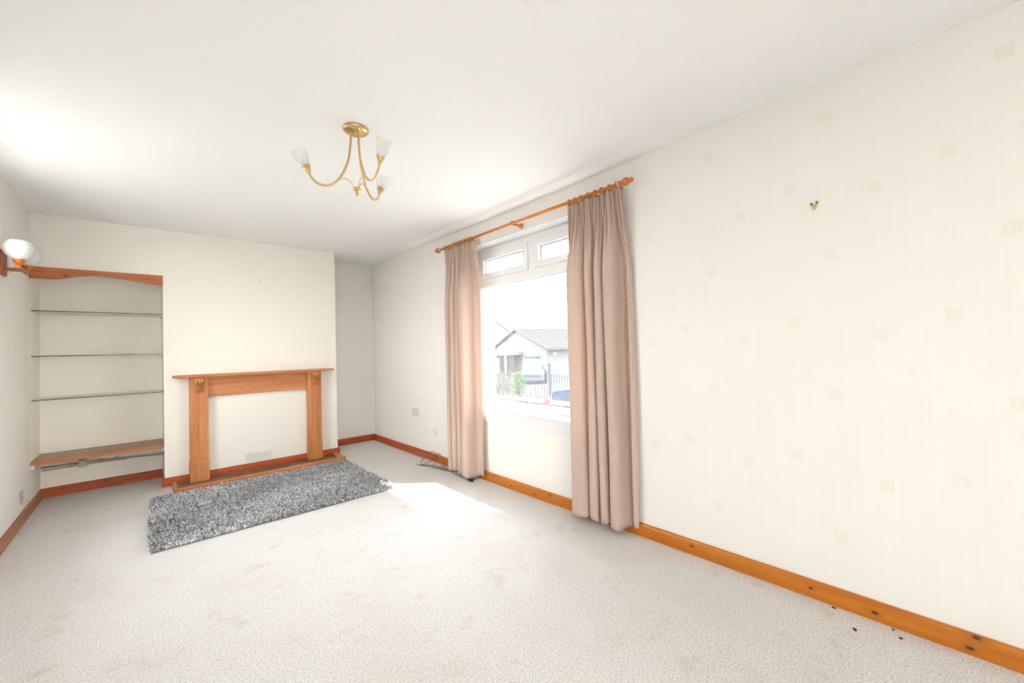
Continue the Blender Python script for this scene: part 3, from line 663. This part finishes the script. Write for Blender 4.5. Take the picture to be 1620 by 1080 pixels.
# dark flecks on the carpet by the near skirting
M_fl = mat('dead leaf', (.05, .035, .02), .8)
for (fx, fy, L_, a, lb) in ((2.17, .318, .013, .4, 'largest dark fleck on the carpet by the near skirting'), (2.282, .405, .010, 1.2, 'dark fleck touching the near skirting'), (2.28, .21, .008, .1, 'tiny dark fleck close to the near skirting, nearest it of the pair'), (2.235, .185, .009, 2.1, 'tiny dark fleck out on the carpet near the skirting, of the pair')):
    bm = BM(); P = [(math.cos(t)*L_*(.8+.3*math.sin(3*t)), math.sin(t)*L_*.5) for t in np.linspace(0, 2*PI, 9)[:-1]]
    P = [(fx+x*math.cos(a)-y*math.sin(a), fy+x*math.sin(a)+y*math.cos(a)) for x, y in P]
    prism(bm, P, 'z', .0005, .004); single('leaf_fleck', bm, M_fl, (fx, fy, 0), lb, 'debris', 'flecks on the carpet')

# ------------------------------------------------------------------ outside
GZ = -.8
s = NT('garden ground'); pos = s.n('NewGeometry').outputs['Position']
M_ground = s.set(s.ramp(s.noise(pos, .6, 5, .6), [(.35, (.13, .13, .11)), (.65, (.18, .175, .16))]), .95)
M_road = mat('pale tarmac', (0.110, 0.110, 0.110), .95, 0, .2, .15, 1.5)
struct('ground', bx((-40, -60, GZ-.3), (8.95, 60, GZ)), M_ground)
bm = BM(); prism(bm, [(8.95, GZ), (11, GZ-.1), (22, -1.75), (120, -1.9), (120, -2.6), (8.95, -2.6)], 'y', -60, 110); struct('road', bm, M_road)
# garden wall: coping slabs over rough stones
gw = thing('garden_wall', (8.9, 9, GZ), 'low brown stone garden wall with pale coping beyond the window', 'wall')
M_cop = mat('pale concrete coping', (0.341, 0.330, 0.319), .9); M_st = [mat('brown stone '+str(i), c_, .95, 0, .2, .2, 6) for i, c_ in enumerate(((.10, .085, .07), (.12, .107, .09), (.08, .072, .065), (.14, .12, .10)))]
yy = 4.5
while yy < 15: obj('coping_slab', bx((8.72, yy, -.45), (9.06, yy+.74, -.375), .01, 1), M_cop, gw); yy += .75
for rw, (za, zb) in enumerate(((-.605, -.455), (-.80, -.61))):
    yy = 4.5+rw*.1
    while yy < 15:
        L_ = random.uniform(.22, .42); dx = random.uniform(-.015, .015)
        obj('stone', bx((8.77+dx, yy, za), (9.01, yy+L_-.012, zb), .012, 1), random.choice(M_st), gw); yy += L_
# railings
rl = thing('railings', (8.9, 9, -.375), 'dark iron railings along the top of the garden wall', 'railing')
M_iron = mat('dark iron', (.015, .017, .025), .6)
obj('top_rail', bx((8.88, 4.6, .355), (8.92, 14.8, .37)), M_iron, rl); obj('bottom_rail', bx((8.88, 4.6, -.31), (8.92, 14.8, -.295)), M_iron, rl)
proto = None
for i in range(100):
    y = 4.7+i*.1
    if proto is None:
        bm = BM(); tube(bm, [(8.9, y, -.375), (8.9, y, .40)], .015, 6, 0); lathe(bm, [(.006, 0), (.016, .02), (.003, .06)], (8.9, y, .395), n=6); proto = obj('bar', bm, M_iron, rl)
    else:
        o = proto.copy(); COL.objects.link(o); o.location = (0, i*.1, 0); o.parent = rl
# bungalow
A = Vector((25.9, 27.8, 0)); RD_ = Vector((.965, -.263, 0)).normalized(); GR = Vector((-.263, -.965, 0)).normalized()
M_bw = mat('bungalow render', (.125, .13, .13), .95, 0, .2, .05, .4); M_rt = mat('grey brown roof tile', (.042, .037, .038), .9, 0, .2, .12, 2); M_fas = mat('dark fascia', (0.028, 0.033, 0.036), .7); M_wt = mat('white fascia', (0.165, 0.165, 0.165), .6)
def q(a, g, z): return A+RD_*a+GR*g+Vector((0, 0, z))
bg_ = thing('bungalow', (30, 26.5, -1.85), 'pale rendered bungalow with grey tiled roof across the road', 'house')
def hull(pts, faces):
    bm = BM(); v = [bm.verts.new(p) for p in pts]
    for f in faces: bm.faces.new([v[i] for i in f])
    return bm
Lh = 11.0
obj('wall', hull([q(0, -5.2, -1.85), q(0, 5.2, -1.85), q(0, 5.2, 1.2), q(0, 0, 2.9), q(0, -5.2, 1.2), q(Lh, -5.2, -1.85), q(Lh, 5.2, -1.85), q(Lh, 5.2, 1.2), q(Lh, 0, 2.9), q(Lh, -5.2, 1.2)],
    [(0, 1, 2, 3, 4), (5, 6, 7, 8, 9), (0, 5, 6, 1), (1, 6, 7, 2), (4, 9, 5, 0), (2, 7, 8, 3), (3, 8, 9, 4)]), M_bw, bg_)
bm = BM(); nr = 14
for sd_ in (-1, 1):
    for k in range(nr):
        g0, g1 = 5.75*k/nr, 5.75*(k+1)/nr+.05; z0, z1 = 3.08-g0*.33, 3.08-g1*.33
        e0 = 5.9+g0*.9; e1 = 5.9+g1*.9
        P = [q(-.3, sd_*g0, z0-.02), q(e0, sd_*g0, z0-.02), q(e1, sd_*g1, z1+.05), q(-.3, sd_*g1, z1+.05), q(-.3, sd_*g0, z0-.06), q(e0, sd_*g0, z0-.06), q(e1, sd_*g1, z1-.02), q(-.3, sd_*g1, z1-.02)]
        v = [bm.verts.new(p) for p in P]
        for f in ((0, 1, 2, 3), (4, 5, 6, 7), (0, 1, 5, 4), (1, 2, 6, 5), (2, 3, 7, 6), (3, 0, 4, 7)): bm.faces.new([v[i] for i in f])
obj('roof_tiles', bm, M_rt, bg_, kind='stuff')
for sd_ in (-1, 1):
    P = [q(-.36, 0, 3.12), q(-.36, sd_*5.85, 1.17), q(-.36, sd_*5.85, .97), q(-.36, 0, 2.92), q(-.28, 0, 3.12), q(-.28, sd_*5.85, 1.17), q(-.28, sd_*5.85, .97), q(-.28, 0, 2.92)]
    obj('barge_board', hull(P, [(0, 1, 2, 3), (4, 5, 6, 7), (0, 1, 5, 4), (3, 2, 6, 7), (1, 2, 6, 5), (0, 3, 7, 4)]), M_fas, bg_)
P = [q(-.3, 5.8, 1.02), q(12, 5.8, 1.02), q(12, 5.92, 1.02), q(-.3, 5.92, 1.02)]; P += [p+Vector((0, 0, .14)) for p in P]
obj('gutter', hull(P, [(0, 1, 2, 3), (4, 5, 6, 7), (0, 1, 5, 4), (1, 2, 6, 5), (2, 3, 7, 6), (3, 0, 4, 7)]), M_fas, bg_)
def plate(a, b, c_, d, n_, th): # quad with thickness
    P = [Vector(p) for p in (a, b, c_, d)]; P += [p+Vector(n_)*th for p in P]
    return hull(P, [(0, 1, 2, 3), (4, 5, 6, 7), (0, 1, 5, 4), (1, 2, 6, 5), (2, 3, 7, 6), (3, 0, 4, 7)])
M_pane = mat('dark far pane', (0.055, 0.077, 0.094), .2)
for a0 in (3.4, 5.3):
    wn = obj('window', plate(q(a0, 5.2, -.9), q(a0+1.3, 5.2, -.9), q(a0+1.3, 5.2, .4), q(a0, 5.2, .4), GR, .05), M_wt, bg_)
    obj('pane', plate(q(a0+.1, 5.25, -.8), q(a0+1.2, 5.25, -.8), q(a0+1.2, 5.25, .3), q(a0+.1, 5.25, .3), GR, .02), M_pane, wn)
obj('alarm_box', plate(q(.5, 5.21, .55), q(.9, 5.21, .55), q(.9, 5.21, .85), q(.5, 5.21, .85), GR, .12), M_wt, bg_)
# flat roofed porch against the gable
pc = thing('porch', (22.5, 27.0, -1.85), 'white flat-roofed glazed porch on the gable end of the bungalow', 'porch')
def r3(a, g, z): return q(a-1.9, g, z)
obj('roof', plate(r3(0, 1.0, .62), r3(0, -6.5, .62), r3(0, -6.5, .95), r3(0, 1.0, .95), RD_, 1.8), M_wt, pc)
obj('side_wall', plate(r3(.2, -6.2, -1.85), r3(.2, -1.2, -1.85), r3(.2, -1.2, -.75), r3(.2, -6.2, -.75), RD_, .15), M_bw, pc)
for g in (-6.2, -4.6, -3.0, -1.2, .7): obj('post', plate(r3(.15, g, -1.85), r3(.15, g+.16, -1.85), r3(.15, g+.16, .62), r3(.15, g, .62), RD_, .16), M_wt, pc)
for g in (-5.9, -4.3, -2.7):
    fr_ = obj('window', plate(r3(.2, g, -.7), r3(.2, g+1.15, -.7), r3(.2, g+1.15, .5), r3(.2, g, .5), RD_, .05), mat('white pane surround', (0.143, 0.149, 0.154), .6), pc)
    obj('pane', plate(r3(.18, g+.12, -.6), r3(.18, g+1.03, -.6), r3(.18, g+1.03, .4), r3(.18, g+.12, .4), RD_, .02), mat('pale pane', (0.072, 0.088, 0.105), .2), fr_)
fr_ = obj('door', plate(r3(.1, -.95, -1.2), r3(.1, -.2, -1.2), r3(.1, -.2, .35), r3(.1, -.95, .35), RD_, .05), mat('dark door frame', (.05, .055, .07), .6), pc)
obj('pane', plate(r3(.08, -.85, -1.1), r3(.08, -.3, -1.1), r3(.08, -.3, .25), r3(.08, -.85, .25), RD_, .02), mat('pale door pane', (0.110, 0.121, 0.138), .3), fr_)
# white van in front of the bungalow, nose towards the room
vn = thing('van', (23.2, 23.2, -1.72), 'white van parked nose-on in front of the bungalow', 'van')
VR, VS = Vector((.74, .672, 0)), Vector((.672, -.74, 0)); V0 = Vector((23.2, 23.2, -1.72))
def vq(a, g, z): return V0+VR*a+VS*g+Vector((0, 0, z))
M_vw = mat('van white', (0.165, 0.165, 0.171), .35); M_vb = mat('van blue glass', (0.033, 0.066, 0.110), .15)
sec = [(0, .35, .98, .92, .85), (0.05, .3, .98, 1.0, .9), (.9, .3, .98, 1.15, .9), (1.15, .3, .98, 1.3, .85), (1.75, .3, .98, 2.02, .78), (2.2, .3, .98, 2.15, .78), (5.0, .3, .98, 2.15, .78), (5.05, .35, .95, 2.05, .76)]
bm = BM(); rings = []
for a, zb, wb, zt, wt_ in sec: rings.append([bm.verts.new(vq(a, g, z)) for g, z in ((-wb, zb), (-wb, .95 if zt > 1 else zt*.9), (-wt_, zt-.04), (-wt_+.08, zt), (wt_-.08, zt), (wt_, zt-.04), (wb, .95 if zt > 1 else zt*.9), (wb, zb))])
for a, b in zip(rings, rings[1:]):
    for i in range(8): bm.faces.new((a[i], a[(i+1) % 8], b[(i+1) % 8], b[i]))
bm.faces.new(rings[0][::-1]); bm.faces.new(rings[-1]); obj('body', bm, M_vw, vn)
obj('windscreen', hull([vq(1.16, -.78, 1.33), vq(1.16, .78, 1.33), vq(1.72, .70, 2.0), vq(1.72, -.70, 2.0), vq(1.13, -.78, 1.36), vq(1.13, .78, 1.36), vq(1.69, .70, 2.04), vq(1.69, -.70, 2.04)], [(0, 1, 2, 3), (4, 5, 6, 7), (0, 1, 5, 4), (1, 2, 6, 5), (2, 3, 7, 6), (3, 0, 4, 7)]), mat('screen cover white', (0.187, 0.193, 0.198), .5), vn)
obj('roof_bar', plate(vq(1.6, -.75, 2.08), vq(1.6, .75, 2.08), vq(1.6, .75, 2.22), vq(1.6, -.75, 2.22), VR, .3), M_vb, vn)
obj('grille', plate(vq(-.02, -.7, .5), vq(-.02, .7, .5), vq(-.02, .7, .75), vq(-.02, -.7, .75), VR, .05), M_vb, vn)
obj('bumper', plate(vq(-.1, -.95, .28), vq(-.1, .95, .28), vq(-.1, .95, .46), vq(-.1, -.95, .46), VR, .2), mat('grey bumper', (.08, .08, .09), .6), vn)
for g in (-.8, .8): obj('headlight', lathe(BM(), [(.12, 0), (.11, .04), (.001, .05)], vq(.0, g*.9, .78), -VR, 14), mat('lamp lens', (0.193, 0.198, 0.209), .15), vn)
for a in (.8, 4.1):
    for g in (-.9, .9): obj('wheel', lathe(BM(), [(.33, -.1), (.35, -.05), (.35, .05), (.33, .1), (.2, .1), (.18, .08)], vq(a, g, .35), VS, 20), mat('tyre', (.03, .03, .03), .8), vn)
# blue car in the road just beyond the railings
bc = thing('car', (11.0, 7.0, -1.0), 'blue car parked behind the railings, mostly hidden by the right curtain', 'car')
M_cbl = mat('blue car paint', (0.022, 0.050, 0.165), .25); K0 = Vector((11.1, 9.35, -.93))
def kq(a, g, z): return K0+Vector((g, -a, z))
prof = [(0, .35, .62), (.1, .3, .72), (.9, .28, .86), (1.1, .28, .9), (1.75, .28, 1.38), (2.9, .28, 1.42), (3.5, .28, 1.0), (3.9, .3, .9), (4.0, .36, .7)]
bm = BM(); rings = []
for a, zb, zt in prof: rings.append([bm.verts.new(kq(a, g, z)) for g, z in ((-.82, zb), (-.84, min(.8, zt-.08)), (-.68, zt-.02), (-.5, zt), (.5, zt), (.68, zt-.02), (.84, min(.8, zt-.08)), (.82, zb))])
for a, b in zip(rings, rings[1:]):
    for i in range(8): bm.faces.new((a[i], a[(i+1) % 8], b[(i+1) % 8], b[i]))
bm.faces.new(rings[0][::-1]); bm.faces.new(rings[-1]); obj('body', bm, M_cbl, bc)
obj('windscreen', hull([kq(1.12, -.6, .96), kq(1.12, .6, .96), kq(1.70, .52, 1.36), kq(1.70, -.52, 1.36), kq(1.10, -.6, .99), kq(1.10, .6, .99), kq(1.68, .52, 1.40), kq(1.68, -.52, 1.40)], [(0, 1, 2, 3), (4, 5, 6, 7), (0, 1, 5, 4), (1, 2, 6, 5), (2, 3, 7, 6), (3, 0, 4, 7)]), M_pane, bc)
for a in (.75, 3.2):
    for g in (-.78, .78): obj('wheel', lathe(BM(), [(.27, -.09), (.29, -.04), (.29, .04), (.27, .09), (.16, .09)], kq(a, g, .29), (1, 0, 0), 18), mat('car tyre', (.03, .03, .03), .8), bc)
# gate post, street wires, pale house beyond
t = thing('gate_post', (14.8, 13.6, -1.2), 'dark slim gate post across the road, right of the van', 'post')
obj('shaft', bx((14.75, 13.55, -1.25), (14.85, 13.65, .40), .01), M_iron, t); obj('cap', lathe(BM(), [(.07, 0), (.07, .03), (.03, .06), (.001, .1)], (14.8, 13.6, .40), n=10), M_iron, t)
M_wire = mat('overhead wire', (0.121, 0.121, 0.127), .7)
single('overhead_wire', tube(BM(), [(9.5, 18.3, 4.13), (12.758, 15.363, 4.2), (15.55, 12.826, 4.32), (19.5, 9.2, 4.6)], .036, 6, 6), M_wire, (12.7, 15.3, 4.2), 'upper overhead wire crossing the sky outside the window', 'wire', 'overhead wires')
single('overhead_wire', tube(BM(), [(9.2, 18.7, 2.7), (12.4, 15.71, 3.1), (15.546, 12.844, 3.75), (19.5, 9.2, 4.7)], .036, 6, 6), M_wire, (12.4, 15.7, 3.1), 'lower overhead wire sloping across the sky outside the window', 'wire', 'overhead wires')
nb = thing('pale_house', (33, 43, -1.9), 'tall pale gabled house behind the bungalow, at the left of the window view', 'house')
B0 = Vector((34.7, 42.6, 0)); ur = Vector((.74, -.672, 0)); vr = Vector((.672, .74, 0))
def nq(s_, d_, z): return B0+ur*s_+vr*d_+Vector((0, 0, z))
def gable(d): return [nq(-9.5, d, -1.9), nq(3.0, d, -1.9), nq(3.0, d, 3.2), nq(-3.2, d, 8.1), nq(-9.5, d, 3.2)]
obj('wall', hull(gable(0)+gable(9), [(0, 1, 2, 3, 4), (5, 6, 7, 8, 9), (0, 1, 6, 5), (1, 2, 7, 6), (4, 0, 5, 9), (2, 3, 8, 7), (3, 4, 9, 8)]), mat('very pale render', (0.149, 0.154, 0.154), .9), nb)
for a, b in (((3.3, 3.0), (-3.2, 8.14)), ((-9.8, 3.0), (-3.2, 8.14))):
    P = [nq(a[0], -.3, a[1]), nq(b[0], -.3, b[1]), nq(b[0], -.3, b[1]+.28), nq(a[0], -.3, a[1]+.28)]
    obj('roof_slope', hull(P+[p+vr*9.6 for p in P], [(0, 1, 2, 3), (4, 5, 6, 7), (0, 1, 5, 4), (1, 2, 6, 5), (2, 3, 7, 6), (3, 0, 4, 7)]), mat('pale slate', (0.094, 0.099, 0.105), .8), nb)
for s_ in (-7, -3.9, -.8):
    wn = obj('window', plate(nq(s_, -.06, .4), nq(s_+1.4, -.06, .4), nq(s_+1.4, -.06, 2.0), nq(s_, -.06, 2.0), vr, .05), M_wt, nb)
    obj('pane', plate(nq(s_+.1, -.09, .5), nq(s_+1.3, -.09, .5), nq(s_+1.3, -.09, 1.9), nq(s_+.1, -.09, 1.9), vr, .02), M_pane, wn)
# plants
def leaves(bm, pts, size, flat=.5):
    for p in pts:
        a = Vector([random.gauss(0, 1) for _ in range(3)]).normalized(); b = a.cross(Vector([random.gauss(0, 1) for _ in range(3)])).normalized(); sz = size*random.uniform(.6, 1.3)
        v = [bm.verts.new(Vector(p)+a*sz*k1+b*sz*k2*flat) for k1, k2 in ((-1, 0), (0, -1), (1, 0), (0, 1))]; bm.faces.new(v)
    return bm
def bush_pts(c, rad, n): 
    out = []
    for _ in range(n):
        d = Vector([random.gauss(0, 1) for _ in range(3)]).normalized()*random.random()**.4; out.append((c[0]+d.x*rad[0], c[1]+d.y*rad[1], c[2]+d.z*rad[2]))
    return out
t = thing('shrub', (9.6, 10.35, GZ), 'bright green leafy shrub behind the railings', 'shrub')
obj('foliage', leaves(BM(), bush_pts((9.6, 10.35, -.1), (.3, .28, .5), 1400), .045), mat('light green leaf', (0.077, 0.143, 0.039), .7, 0, .3, .3, 5), t, kind='stuff')
obj('stem', tube(BM(), [(9.6, 10.35, GZ-.1), (9.58, 10.36, -.5), (9.6, 10.33, -.1)], .02, 6, 4), mat('bark', (.1, .07, .05), .9), t)
t = thing('shrub', (9.55, 11.1, GZ), 'duller grey-green shrub left of the bright one behind the railings', 'shrub')
obj('foliage', leaves(BM(), bush_pts((9.6, 11.1, -.15), (.3, .4, .45), 1200), .045), mat('grey green leaf', (0.072, 0.094, 0.072), .7, 0, .3, .3, 5), t, kind='stuff')
obj('stem', tube(BM(), [(9.6, 11.1, GZ-.1), (9.6, 11.1, -.2)], .02, 6, 2), mat('bark 2', (.1, .07, .05), .9), t)
t = thing('flowering_plant', (8.45, 7.75, GZ), 'plant with red flowers in front of the garden wall', 'plant')
obj('foliage', leaves(BM(), bush_pts((8.45, 7.6, -.62), (.2, .45, .16), 500), .035), mat('plant leaf', (0.066, 0.099, 0.044), .7), t, kind='stuff')
M_red = mat('red petal', (0.303, 0.028, 0.039), .6)
for i in range(12):
    p = Vector((8.45+random.uniform(-.12, .12), 7.85+random.uniform(-.22, .2), -.36+random.uniform(-.1, .1))); 
    fl_ = obj('flower', leaves(BM(), [p+Vector([random.gauss(0, .02) for _ in range(3)]) for _ in range(9)], .03, .8), M_red, t)
    obj('stem', tube(BM(), [(8.45, 7.7, GZ), ((8.45+p.x)/2, (7.7+p.y)/2+.03, -.6), tuple(p)], .004, 5, 3), mat('stem green', (.1, .15, .06), .8), fl_)
obj('stem', tube(BM(), [(8.4, 7.0, GZ), (8.42, 7.1, -.55), (8.45, 7.35, -.42), (8.45, 7.6, -.40)], .010, 6, 5), mat('woody stem', (.1, .07, .06), .8), t)
